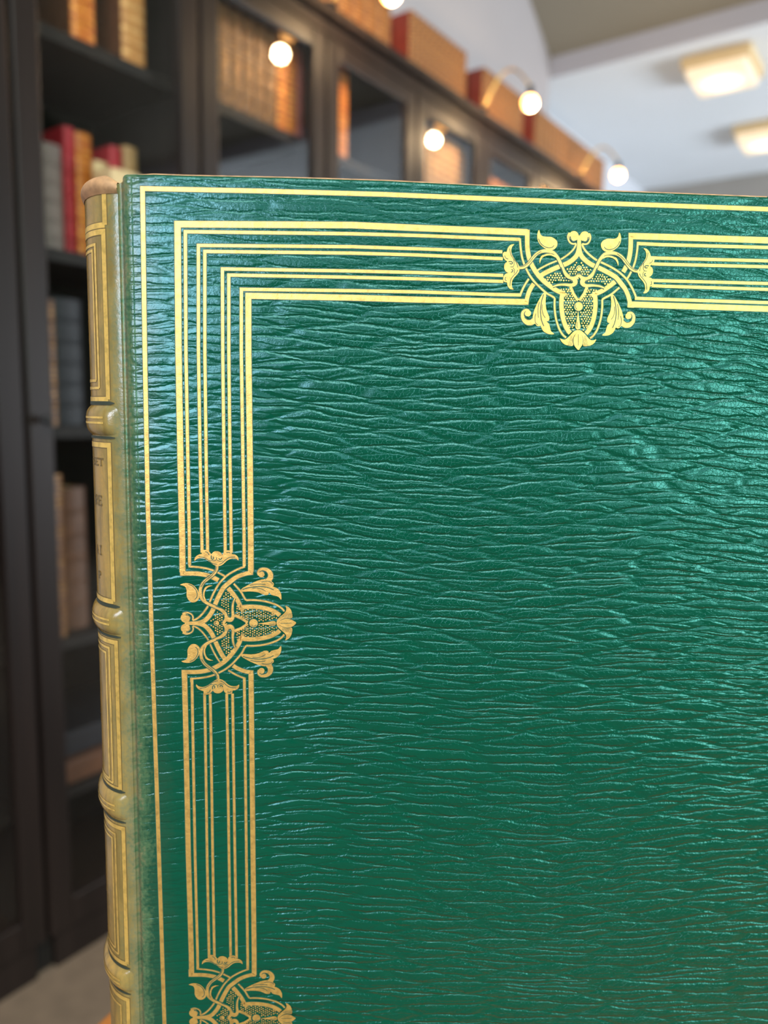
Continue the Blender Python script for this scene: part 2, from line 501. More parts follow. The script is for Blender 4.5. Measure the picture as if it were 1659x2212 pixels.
def lying_book(x, y, z, w, d, hh, mat, label):
    r = empty('book', (x, y, z)); tag(r, label, 'book')
    MB().box((-w / 2, 0, 0), (w / 2, d, 0.003)).box((-w / 2, 0, hh - .003), (w / 2, d, hh)).build('board', mat, r)
    MB().box((-w / 2, -0.006, 0), (w / 2, 0, hh)).build('spine', mat, r, bevel=0.004)
    MB().box((-w / 2 + .004, 0, .003), (w / 2 - .004, d - .006, hh - .003)).build('page_block', M['pages'], r)
    return r


def px_x(x, y, Y=FACE + 0.055):
    return on_y(x, y, Y)[0]


def px_z(x, y, Y=FACE + 0.055):
    return on_y(x, y, Y)[2]


SA, SB, SC, SD, SE = [s + 0.0005 for s in SHELVES]
# bay 1 (behind and left of the spine)
for (xa, xb, zs, hh, ms, mb, lab) in (
    (155, 208, SA, 0.214, 'gilt_hot', 'brown', 'orange gilt book at the top left, upper shelf, partly out of frame'),
    (264, 316, SA, 0.214, 'tanbook', 'brown', 'tan gilt book standing alone beside the cut off orange one'),
    (92, 138, SB, 0.205, 'grey', 'grey', 'grey book at the left end of the red and cream row'),
    (140, 166, SB, 0.245, 'crimson', 'crimson', 'first crimson book of the row, beside the grey book'),
    (167, 203, SB, 0.243, 'gilt_hot', 'crimson', 'orange and red book between the first crimson and the cream book'),
    (205, 238, SB, 0.200, 'cream', 'cream', 'cream book between the two crimson spots of the row'),
    (240, 268, SB, 0.238, 'crimson', 'crimson', 'second crimson book, above the headcap of the green book'),
    (270, 300, SB, 0.247, 'olive', 'olive', 'olive tan book at the right end of the red and cream row'),
):
    ym = (px_z(xa, 400), 0)
    x0, x1 = (px_x(q, 400, FACE + .13) if zs == SB else px_x(q, 30) for q in (xa, xb))
    x0 = max(x0, bay(1)[0] + .001)
    bg_book(x0, zs, x1 - x0 - .001, hh, 0.16, M[ms], M[mb], lab, y=FACE + (0.135 if zs == SB else 0.06))
for (xa, xb, yy, zs, hh, ms, mb, lab, dep) in (
    (98, 126, 800, SC, 0.225, 'gilt', 'brown', 'brown gilt book beside the dark stile, level with the spine panel', 0),
    (136, 204, 800, SC, 0.235, 'navy', 'navy', 'wide navy book half hidden by the green book spine', 0.03),
    (104, 144, 1200, SD, 0.31, 'gilt', 'brown', 'tall brown gilt book on the lower shelf beside the stile', 0),
    (156, 212, 1200, SD, 0.28, 'brown', 'brown', 'dark brown book on the lower shelf touching the green spine', 0.03),
):
    x0, x1 = max(px_x(xa, yy), bay(1)[0] + .001), px_x(xb, yy)
    bg_book(x0, zs, x1 - x0 - .002, hh, 0.16, M[ms], M[mb], lab, y=FACE + 0.06 + dep)
bg_book(px_x(275, 360, 1.31) - 0.036, SB, 0.072, 0.172, 0.055, M['cream'], M['cream'], 'thick cream book standing in front of the crimson row, behind the green book headcap', y=FACE + 0.062)
lying_book(bay(1)[0] + 0.19, FACE + 0.06, SE, 0.30, 0.22, 0.045, M['brown'], 'brown folio lying flat on the bottom shelf')
lying_book(bay(1)[0] + 0.18, FACE + 0.08, SE + 0.0455, 0.28, 0.20, 0.05, M['navy'], 'dark folio lying on top of the brown folio')


def row(x0, x1, z, hh, n, ms, mb, label, group, y=FACE + 0.06, dp=0.15, jit=0.0):
    w = (x1 - x0) / n
    for k in range(n):
        bg_book(x0 + k * w + .0005, z, w - .001, hh * (1 + random.uniform(-jit, jit)), dp, ms, mb, label, group, y=y)


a, b = bay(2)
row(a, px_x(600, 250), SA, 0.213, 7, M['gilt_dark'], M['brown'], 'dim gilt volume in the full row behind glass left of the hot orange ones', 'dim gilt volumes behind glass')
row(px_x(600, 250), b - 0.0225, SA, 0.213, 2, M['gilt_hot'], M['red_board'], 'glowing orange gilt volume at the right end of the full row', 'glowing orange volumes in the full row')
bg_book(b - 0.022, SA, 0.0215, 0.213, 0.15, M['red_board'], M['red_board'], 'dark red volume closing the full gilt row beside the door stile')
row(a, a + 0.09, SB, 0.21, 2, M['gilt'], M['brown'], 'orange book top just above the green cover, under the full gilt row', 'orange books under the full row')
a, b = bay(3)
bg_book(max(a + .001, px_x(722, 250)), SA, 0.058, 0.215, 0.15, M['gilt_hot'], M['brown'], 'single orange volume standing alone behind glass')
a, b = bay(4)
row(a, b, SA, 0.19, 8, M['tanbook'], M['brown'], 'pale tan volume under the lamp reflected in the glass', 'pale volumes under the reflected lamp')
a, b = bay(5)
row(a, b, SA, 0.15, 8, M['gilt_hot'], M['red_board'], 'low bright orange volume whose top shows above the green cover', 'low bright volumes above the cover edge')
a, b = bay(6)
row(a, b, SA, 0.16, 8, M['gilt'], M['brown'], 'brown volume in the second bookcase from the far end', 'brown volumes near the far end')

# sets standing on top of the cornice
YT = FACE + 0.035
ZT = TOP + 0.0005
row(1.07, px_x(842, 90, YT), ZT, 0.17, 13, M['gilt'], M['red_board'], 'gilt volume on top of the bookcases, nearest set, cut by the frame', 'nearest gilt set on top', y=YT)
row(px_x(882, 90, YT), px_x(1004, 180, YT), ZT, 0.165, 12, M['gilt'], M['red_board'], 'red and gilt volume on top of the bookcases in the second set', 'second gilt set on top', y=YT)
row(px_x(1040, 210, YT), px_x(1126, 270, YT), ZT, 0.165, 12, M['gilt'], M['red_board'], 'red and gilt volume on top of the bookcases behind the second lamp', 'third gilt set on top', y=YT)
row(px_x(1154, 290, YT), 3.36, ZT, 0.165, 20, M['gilt_dark'], M['red_board'], 'brown volume on top of the bookcases in the farthest set', 'farthest set on top', y=YT)

# ------------------------------------------------------------------ gooseneck lamps over the cornice
LL = ['gooseneck lamp nearest the camera, bulb cut by the top of the frame', 'gooseneck lamp with a lit round bulb against the white wall',
      'farthest gooseneck lamp, lit bulb just above the green cover']
for i, (x, y) in enumerate(((845, -14), (1145, 222), (1335, 378))):
    P = on_y(x, y, 1.10)
    L = empty('gooseneck_lamp', (P[0] - 0.05, FACE - 0.01, TOP)); tag(L, LL[i], 'lamp', 'gooseneck lamps over the bookcases')
    bx, by, bz = 0.05, P[1] - FACE + 0.01, P[2] - TOP
    pts = []
    for k in range(13):
        t = k / 12
        pts.append((bx * t, by * t, 0.0 + (bz + 0.045) * t + 0.085 * math.sin(math.pi * t)))
    MB().tube([(0, 0, 0), (0, 0, 0.006)], 0.018, 14).build('base_plate', M['black'], L)
    MB().tube(pts, 0.0035, 8).build('arm', M['brass'], L, smooth=True)
    MB().tube([(bx, by, bz + 0.05), (bx, by, bz + 0.03), (bx, by, bz + 0.018)], [0.007, 0.010, 0.012], 14).build('bulb_holder', M['black'], L)
    MB().sphere((bx, by, bz), 0.023, 18).build('bulb', M['bulb'], L, smooth=True)
    pl = bpy.data.lights.new('bulb_glow', 'POINT'); pl.energy = 6.0; pl.color = (1.0, 0.70, 0.38); pl.shadow_soft_size = 0.02
    po = bpy.data.objects.new('bulb_glow', pl); C.objects.link(po); po.parent = L; po.location = (bx, by - 0.03, bz - 0.045)

# ------------------------------------------------------------------ ceiling lights
FL = ['lit square ceiling light at the upper right', 'lit square ceiling light cut by the right edge of the frame']
for i, (cx, cy) in enumerate(((3.72, 0.905), (4.66, 0.885))):
    a, b = 0.150, 0.142
    L = empty('ceiling_light', (cx, cy, CEIL)); tag(L, FL[i], 'ceiling light', 'square ceiling lights')
    MB().box((-a, -b, -0.044), (a, b, 0)).build('frame', M['fixture'], L, bevel=0.006)
    d = MB().add([(-a * .90, -b * .90, -.0445), (a * .90, -b * .90, -.0445), (a * .90, b * .90, -.0445), (-a * .90, b * .90, -.0445),
                  (-a * .86, -b * .86, -.084), (a * .86, -b * .86, -.084), (a * .86, b * .86, -.084), (-a * .86, b * .86, -.084)],
                 [(0, 1, 2, 3), (7, 6, 5, 4), (0, 4, 5, 1), (1, 5, 6, 2), (2, 6, 7, 3), (3, 7, 4, 0)])
    d.build('diffuser', M['lightglass'], L, bevel=0.012)

# ------------------------------------------------------------------ table under the book
ZTAB = V_BOT - 0.004
r1, r2 = ray(205, 2212), ray(241, 2178)
T1, T2 = r1 * ZTAB / r1[2], r2 * ZTAB / r2[2]
dirT = (T2 - T1) / np.linalg.norm(T2 - T1); nT = np.array([dirT[1], -dirT[0], 0.0])   # towards the right
tr = empty('table', (T1[0], T1[1], FLOOR), math.atan2(dirT[1], dirT[0]))
tag(tr, 'honey coloured wooden table the green book stands on, corner showing below the spine', 'table')
ht = ZTAB - FLOOR
tl = (-0.15, 0.66)
top = MB().box((tl[0], -0.72, ht - 0.03), (tl[1], 0.0, ht)); top.build('tabletop', M['table_wood'], tr, bevel=0.004)
MB().box((tl[0] + .05, -0.67, ht - 0.10), (tl[1] - .05, -0.05, ht - .03)).build('apron', M['table_wood'], tr)
for lx in (tl[0] + .07, tl[1] - .07):
    for ly in (-0.65, -0.07):
        MB().tube([(lx, ly, 0), (lx, ly, ht - 0.1)], [0.016, 0.026], 12).build('leg', M['table_wood'], tr)

# ------------------------------------------------------------------ the green book
BOOK = empty('book', tuple(ORG), BOOK_ROT)
tag(BOOK, 'large green leather folio with gold tooled borders and a faded tan spine', 'book')
THICK, BULGE = 0.050, 0.0168
BT = 0.0045                                    # board thickness
top_px = [(262, 374), (330, 373), (400, 375.5), (620, 380), (830, 386.5), (1060, 398), (1245, 406.5), (1450, 414), (1659, 422.5)]
tops = [puv(x, y) for x, y in top_px]
U_R = puv(1248, 600)[0] * 2 - puv(309, 600)[0] + puv(309, 600)[0] + 0.002
slope = (tops[-1][1] - tops[-3][1]) / (tops[-1][0] - tops[-3][0])
tops.append(np.array([U_R, tops[-1][1] + slope * 0.3 * (U_R - tops[-1][0])]))


def catmull_pts(P, n=4):
    P = [np.array(p, float) for p in P]; out = []
    for i in range(len(P) - 1):
        p1, p2 = P[i], P[i + 1]; p0 = P[i - 1] if i else 2 * p1 - p2; p3 = P[i + 2] if i + 2 < len(P) else 2 * p2 - p1
        for k in range(n):
            t = k / n
            out.append(0.5 * ((2 * p1) + (p2 - p0) * t + (2 * p0 - 5 * p1 + 4 * p2 - p3) * t * t + (3 * p1 - p0 - 3 * p2 + p3) * t ** 3))
    return out + [P[-1]]


def board(name, w_front, w_back, mat):
    prof = [np.array([0.0010, 0.0])] + [np.array([max(t[0], 0.0010), t[1]]) for t in tops] + [np.array([U_R, 0.0])]
    n = len(prof)
    v = [loc3(p[0], p[1], w_front) for p in prof] + [loc3(p[0], p[1], w_back) for p in prof]
    f = [tuple(range(n - 1, -1, -1)), tuple(range(n, 2 * n))]
    for i in range(n):
        j = (i + 1) % n
        f.append((i, j, n + j, n + i))
    o = link_mesh(name, v, f, mat, BOOK)
    bm = bmesh.new(); bm.from_mesh(o.data); bmesh.ops.recalc_face_normals(bm, faces=bm.faces); bm.to_mesh(o.data); bm.free()
    b = o.modifiers.new('bevel', 'BEVEL'); b.width = 0.0016; b.segments = 4; b.limit_method = 'ANGLE'; b.angle_limit = math.radians(50)
    return o


front = board('front_cover', 0.0, -BT, M['leather'])
back = board('back_cover', -THICK + BT, -THICK, M['leather'])
vt = min(t[1] for t in tops)
MB().box((0.002, BT + .0001, 0.004), (U_R - 0.005, THICK - BT - .0001, vt - 0.005)).build('page_block', M['pages'], BOOK)

# ---- spine surface: half ellipse from the front joint round to the back joint
NS = 240
_ps = np.linspace(math.pi / 2, -math.pi / 2, NS)
_su = -BULGE * np.cos(_ps) - 0.0002
_sw = -THICK / 2 + (THICK / 2 - 0.0012) * np.sin(_ps)
_sl = np.concatenate([[0], np.cumsum(np.hypot(np.diff(_su), np.diff(_sw)))])
_dn = np.stack([np.gradient(_su, _sl), np.gradient(_sw, _sl)], 1)
_nu, _nw = _dn[:, 1], -_dn[:, 0]
_nl = np.hypot(_nu, _nw); _nu, _nw = _nu / _nl, _nw / _nl
if _nw[2] < 0: _nu, _nw = -_nu, -_nw


def spine_pt(s, v, off=0.0):
    """s = arc length from the front joint (positive to the left)"""
    u = np.interp(s, _sl, _su); w = np.interp(s, _sl, _sw)
    nu = np.interp(s, _sl, _nu); nw = np.interp(s, _sl, _nw)
    return loc3(u + nu * off, v, w + nw * off)


def spine_inv(x, y):
    r = ray(x, y)
    best = None
    for i in range(0, NS // 2 + 20):
        P = ORG + BU * _su[i] + BW * _sw[i]
        # horizontal match of the ray with this vertical line
        zf = P @ FW; 
        # solve v so that the image row matches
        # (P+vZ).UP*f / (P+vZ).FW = CY-y
        k = (CY - y) / FPX
        v = (k * (P @ FW) - P @ UP) / (Z0 @ UP - k * (Z0 @ FW))
        Q = P + Z0 * v
        px = CX + FPX * (Q @ RT) / (Q @ FW)
        if best is not None and px > last + 1e-6: break
        last = px
        if best is None or abs(px - x) < best[0]:
            best = (abs(px - x), _sl[i], v)
    return np.array([best[1], best[2]])


VTOP = spine_inv(225, 380)[1] + 0.0022
SEND = _sl[-1]
bands_px = [(250, 877, 250, 941), (255, 1316, 258, 1372), (266, 1716, 268, 1772), (290, 2098, 288, 2144)]
bands_v = []
for xa, ya, xb, yb in bands_px:
    bands_v.append((spine_inv(xa, ya)[1], spine_inv(xb, yb)[1]))
d0 = (bands_v[-1][0] - bands_v[0][0]) / 3
bands_v.append((bands_v[-1][0] + d0, bands_v[-1][1] + d0))
bands_v = [(min(a, b), max(a, b)) for a, b in bands_v if min(a, b) > 0.01]


def spine_sheet(name, v0, v1, off, mat, s0=0.0, s1=SEND, nv=24, ns=90, prof=None):
    vs, fs = [], []
    for j in range(nv + 1):
        t = j / nv; v = v0 + (v1 - v0) * t
        for i in range(ns + 1):
            s = s0 + (s1 - s0) * i / ns
            o, dv = (off, 0) if prof is None else prof(t, i / ns)
            vs.append(spine_pt(s, v + dv, o))
    for j in range(nv):
        for i in range(ns):
            a = j * (ns + 1) + i
            fs.append((a, a + ns + 1, a + ns + 2, a + 1))
    return link_mesh(name, vs, fs, mat, BOOK, smooth=True)


jp = [(-0.0004, -0.0012), (0.0002, -0.0019), (0.0008, -0.0021), (0.0014, -0.0016), (0.0020, -0.0008), (0.0027, -0.0001), (0.0034, 0.00012), (0.0048, 0.00010), (0.0050, -0.001)]
jq = catmull_pts(jp)
jv, jf = [], []
NV = 40
for k in range(NV + 1):
    for (a_, b_) in jq:
        tv = puv(262 + 20 * max(0, a_ - .001) / .004, 374)[1] - 0.0012 - 0.0016 * max(0.0, 1 - a_ / 0.003)
        jv.append(loc3(a_, tv * k / NV, b_))
for k in range(NV):
    for i in range(len(jq) - 1):
        q = k * len(jq) + i
        jf.append((q, q + 1, q + len(jq) + 1, q + len(jq)))
link_mesh('joint', jv, jf, M['leather'], BOOK, smooth=True)
spine_sheet('spine', 0.0, VTOP - 0.0075, 0.0, M['leather'], nv=160)


def cap_prof(t, q):
    # swells a little, then rolls over inwards at the top
    if t < 0.35: return 0.0002 + 0.0010 * math.sin(math.pi * t / 0.7), -0.0035 * t * max(0, 1 - q * 11) ** 1.5
    a = (t - 0.35) / 0.65 * math.pi * 0.75
    return 0.0012 - 0.0036 * (1 - math.cos(a)), 0.0036 * math.sin(a) - (t - 0.35) * 0.0078 - 0.0035 * t * max(0, 1 - q * 11) ** 1.5


hc = spine_sheet('headcap', VTOP - 0.0078, VTOP, 0, M['tan'], nv=26, prof=cap_prof, s0=-0.0)
hc['label'] = 'worn tan headcap'
MB().box((-0.0060, 0.0042, VTOP - 0.016), (0.0035, THICK - 0.0042, VTOP - 0.0052)).build('headband', M['tan'], BOOK)
ev = tops[:-1]
MB().tube([loc3(p[0] + (0.0022 if k == 0 else 0), p[1] - 0.0004 - (0.0003 if k == 0 else 0), -0.0009) for k, p in enumerate(ev)], 0.00042, 8).build('worn_edge', M['tan'], front)
# the filler that closes the top of the spine behind the headcap
BANDS = []
for (a, b) in bands_v:
    def bp(t, q):
        e = min(1.0, q * 9, (1 - q) * 9)
        e = e * e * (3 - 2 * e)
        return -0.0003 + 0.0021 * (max(0.0, 1 - abs(2 * t - 1) ** 3.2)) * e, 0
    BANDS.append(spine_sheet('raised_band', a - 0.0004, b + 0.0004, 0, M['leather'], nv=18, prof=bp))

# ------------------------------------------------------------------ gold tooling
def catmull(P, n=6, closed=False):
    P = [np.array(p, float) for p in P]
    if len(P) < 3 and not closed: return P
    out = []; N = len(P)
    for i in range(N if closed else N - 1):
        p1, p2 = P[i], P[(i + 1) % N]
        p0 = P[i - 1] if (closed or i > 0) else 2 * p1 - p2
        p3 = P[(i + 2) % N] if (closed or i + 2 < N) else 2 * p2 - p1
        for k in range(n):
            t = k / n
            out.append(0.5 * ((2 * p1) + (p2 - p0) * t + (2 * p0 - 5 * p1 + 4 * p2 - p3) * t * t + (3 * p1 - p0 - 3 * p2 + p3) * t ** 3))
    if not closed: out.append(P[-1])
    return out


class Tool:
    """flat shapes laid on a surface given by surf(a, b, height)"""
    def __init__(s, surf): s.mb = MB(); s.surf = surf

    def ribbon(s, P, w, h, mi=0, closed=False):
        P = [np.array(p, float) for p in P]
        Q = [P[0]]
        for p in P[1:]:
            if np.linalg.norm(p - Q[-1]) > 1e-7: Q.append(p)
        P = Q; N = len(P)
        if N < 2: return s
        ws = [w] * N if np.isscalar(w) else list(np.interp(np.linspace(0, 1, N), np.linspace(0, 1, len(w)), w))
        Lf, Rt = [], []
        for i in range(N):
            a = P[i] - P[i - 1] if i > 0 else (P[1] - P[0] if not closed else P[0] - P[-1])
            b = P[(i + 1) % N] - P[i] if (i < N - 1 or closed) else a
            a = a / np.linalg.norm(a); b = b / np.linalg.norm(b)
            na, nb = np.array([-a[1], a[0]]), np.array([-b[1], b[0]])
            mm = na + nb; l = np.linalg.norm(mm)
            mm = na if l < 0.3 else mm / l
            k = 1.0 / max(0.45, mm @ na)
            Lf.append(P[i] + mm * ws[i] / 2 * k); Rt.append(P[i] - mm * ws[i] / 2 * k)
        v = [s.surf(*p, h) for p in Lf] + [s.surf(*p, h) for p in Rt]
        f = [(N + i, N + i + 1, i + 1, i) for i in range(N - 1)]
        if closed: f.append((2 * N - 1, N, 0, N - 1))
        s.mb.add(v, f, mi); return s

    def poly(s, P, h, mi=0):
        P = [np.array(p, float) for p in P]
        area2 = sum(P[i][0] * P[(i + 1) % len(P)][1] - P[(i + 1) % len(P)][0] * P[i][1] for i in range(len(P)))
        if area2 < 0: P = P[::-1]
        tri = tessellate_polygon([[Vector((p[0] * 1000, p[1] * 1000, 0)) for p in P]])
        f = []
        for a, b, c in tri:
            A, B, Cc = P[a], P[b], P[c]
            cr = (B[0] - A[0]) * (Cc[1] - A[1]) - (B[1] - A[1]) * (Cc[0] - A[0])
            f.append((a, b, c) if cr > 0 else (a, c, b))
        s.mb.add([s.surf(*p, h) for p in P], f, mi); return s

    def disc(s, c, r, h, mi=0, n=20):
        return s.poly([np.array(c) + r * np.array([math.cos(2 * math.pi * k / n), math.sin(2 * math.pi * k / n)]) for k in range(n)], h, mi)


cover_surf = lambda u, v, h: loc3(u, v, h)
MM = 0.001
PXM = 0.000163                                  # metres on the cover for a pixel of the photograph near the middle


def pxl(P):
    return [puv(x, y) for x, y in P]


# outer fillet
T = Tool(cover_surf)
o_left = [(308, 407.4), (313, 760), (319, 1080), (328, 1380), (342, 1800), (354, 2170)]
o_top = [(308, 407.4), (560, 412.6), (830, 420), (1245, 437), (1659, 452)]
lv = pxl(o_left); lv.append(lv[-1] + (lv[-1] - lv[-2]) * ((lv[-1][1] - 0.012) / (lv[-2][1] - lv[-1][1])))
tp = pxl(o_top); rr = np.array([U_R - (tp[0][0] - 0.0), tp[-1][1] + (tp[-1][1] - tp[-2][1]) * 0.5]); tp.append(rr)
T.ribbon(lv[::-1] + tp[1:], 11.6 * PXM, 0.00004, 1); T.ribbon(lv[::-1] + tp[1:], 8.6 * PXM, 0.00008)  # wider dark ribbon first: painted shade at the fillet edges
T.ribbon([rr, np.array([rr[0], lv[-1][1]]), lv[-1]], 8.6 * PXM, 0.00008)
T.mb.build('outer_fillet', [M['gold'], M['tooling_rim_shade']], front)

# frame of eight lines, broken by the ornaments
W8 = [12.2, 6.2, 6.0, 6.0, 6.0, 6.0, 6.2, 11.6]
corner = [(383.6, 484.3), (400.5, 500.5), (428.7, 530.2), (442.5, 543.2), (480.5, 581), (494.3, 594.2), (521.5, 625), (536.5, 639)]
top_l = [[(760, 486.3), (900, 492.5), (1070, 499), (1139.3, 501.9)], [(760, 505), (900, 508.7), (1070, 515.5), (1123.3, 517.2)],
         [(760, 533), (900, 537.5), (1085, 544)], [(760, 546.8), (900, 550.8), (1086, 559)],
         [(760, 585.4), (900, 588.7), (1087, 595)], [(760, 599), (900, 602.4), (1087, 608)],
         [(760, 628), (900, 630.5), (1070, 636.2), (1122.7, 637.2)], [(760, 643.2), (900, 647.3), (1070, 651), (1136.2, 652.3)]]
left_d = [[(385.8, 760), (390, 1000), (393.8, 1170), (394.3, 1236.3)], [(401.7, 760), (406, 1000), (409.2, 1170), (409.5, 1221.3)],
          [(428.8, 760), (432.5, 1000), (436.2, 1170), (436.6, 1194)], [(442.6, 760), (445.5, 1000), (448.3, 1170), (448.5, 1194)],
          [(481.3, 760), (484, 1000), (486.3, 1170), (486.6, 1194)], [(494.3, 760), (497, 1000), (499.3, 1170), (499.5, 1194)],
          [(521.3, 760), (525, 1000), (527.4, 1170), (527.6, 1222.7)], [(536.7, 760), (540, 1000), (541.7, 1170), (541.9, 1235.2)]]
T = Tool(cover_surf)
for k in range(8):
    Q = pxl(left_d[k][::-1] + [corner[k]] + top_l[k])
    T.ribbon(Q, (W8[k] + 3.0) * PXM, 0.00004, 1); T.ribbon(Q, W8[k] * PXM, 0.00008)  # under-ribbon paints the shade of the pressed-in line
T.mb.build('gold_frame', [M['gold'], M['tooling_rim_shade']], front)
low_l = [[(398.6, 1454.2), (402, 1600), (407, 1850), (413.3, 2060), (414.2, 2106)], [(414.6, 1463.8), (417, 1600), (421.5, 1850), (426.8, 2060), (427.4, 2094)],
         [(442.0, 1498), (444, 1600), (447.5, 1850), (451.6, 2060), (451.8, 2070)], [(454.1, 1498), (456, 1600), (459.5, 1850), (463, 2060), (463.2, 2070)],
         [(489.8, 1498), (491.5, 1600), (494.8, 1850), (498.2, 2060), (498.4, 2070)], [(502.4, 1498), (504, 1600), (507.5, 1850), (511, 2060), (511.1, 2070)],
         [(527.8, 1464.8), (529.5, 1600), (532.3, 1850), (535, 2060), (535.2, 2095)], [(542.3, 1455), (544, 1600), (546.6, 1850), (549, 2060), (549.1, 2106)]]
right_t = [[(1360.8, 510), (1430, 511.8), (1659, 519.3)], [(1375.7, 526), (1430, 528.6), (1659, 534.7)],
           [(1408, 557), (1430, 557.9), (1659, 563.6)], [(1408, 569.9), (1430, 570.8), (1659, 576.4)],
           [(1408, 606), (1430, 606.6), (1659, 612.5)], [(1408, 617.2), (1430, 618.2), (1659, 625.3)],
           [(1371.2, 644.5), (1430, 646.5), (1659, 654)], [(1355.5, 657.3), (1430, 660), (1659, 667.4)]]
T = Tool(cover_surf)
mirr = 2 * puv(1248.5, 600)[0]
for k in range(8):
    P = pxl(right_t[k]); cu = mirr - puv(*corner[k])[0]
    P.append(np.array([cu, P[-1][1] + (P[-1][1] - P[-2][1]) * 0.4]))
    vb_ = lv[-1][1] + tp[0][1] - puv(*corner[k])[1]
    P.append(np.array([cu, vb_])); P.append(np.array([puv(*low_l[k][-1])[0] + 0.0015, vb_])); P.append(np.array([puv(*low_l[k][-1])[0] + 0.001, puv(480, 2332)[1]]))
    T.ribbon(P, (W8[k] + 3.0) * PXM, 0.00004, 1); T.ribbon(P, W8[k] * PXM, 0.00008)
T.mb.build('gold_frame', [M['gold'], M['tooling_rim_shade']], front)
T = Tool(cover_surf)
for k in range(8):
    Q = pxl(low_l[k])
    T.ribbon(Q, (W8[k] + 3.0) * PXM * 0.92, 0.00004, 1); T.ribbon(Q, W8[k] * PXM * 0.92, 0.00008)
T.mb.build('gold_frame', [M['gold'], M['tooling_rim_shade']], front)

# ---- the strapwork ornament, traced once from its upper occurrence
cA = lambda P: [(1070 + x / 8.7316, 480 + y / 8.7316) for x, y in P]
cB = lambda P: [(1110 + x / 11.06, 600 + y / 11.06) for x, y in P]
AXT, AXB = np.array([1251.0, 511.0]), np.array([1248.3, 755.0])
ax = AXB - AXT; AL = np.linalg.norm(ax); ad = ax / AL
LAT = np.array([1.0, 0.032])                    # lateral direction in the picture


def to_st(P):
    """photo pixels -> ornament frame: s across, t along the axis (both in axis lengths)"""
    out = []
    Mx = np.array([[LAT[0], ad[0]], [LAT[1], ad[1]]])
    for p in P:
        q = np.linalg.solve(Mx, np.array(p) - AXT); out.append(q / AL)
    return out


mir = lambda P: [np.array([-p[0], p[1]]) for p in P]
E8 = 1 / 8.7316 / AL; EB = 1 / 11.06 / AL       # unit of each close-up in axis lengths


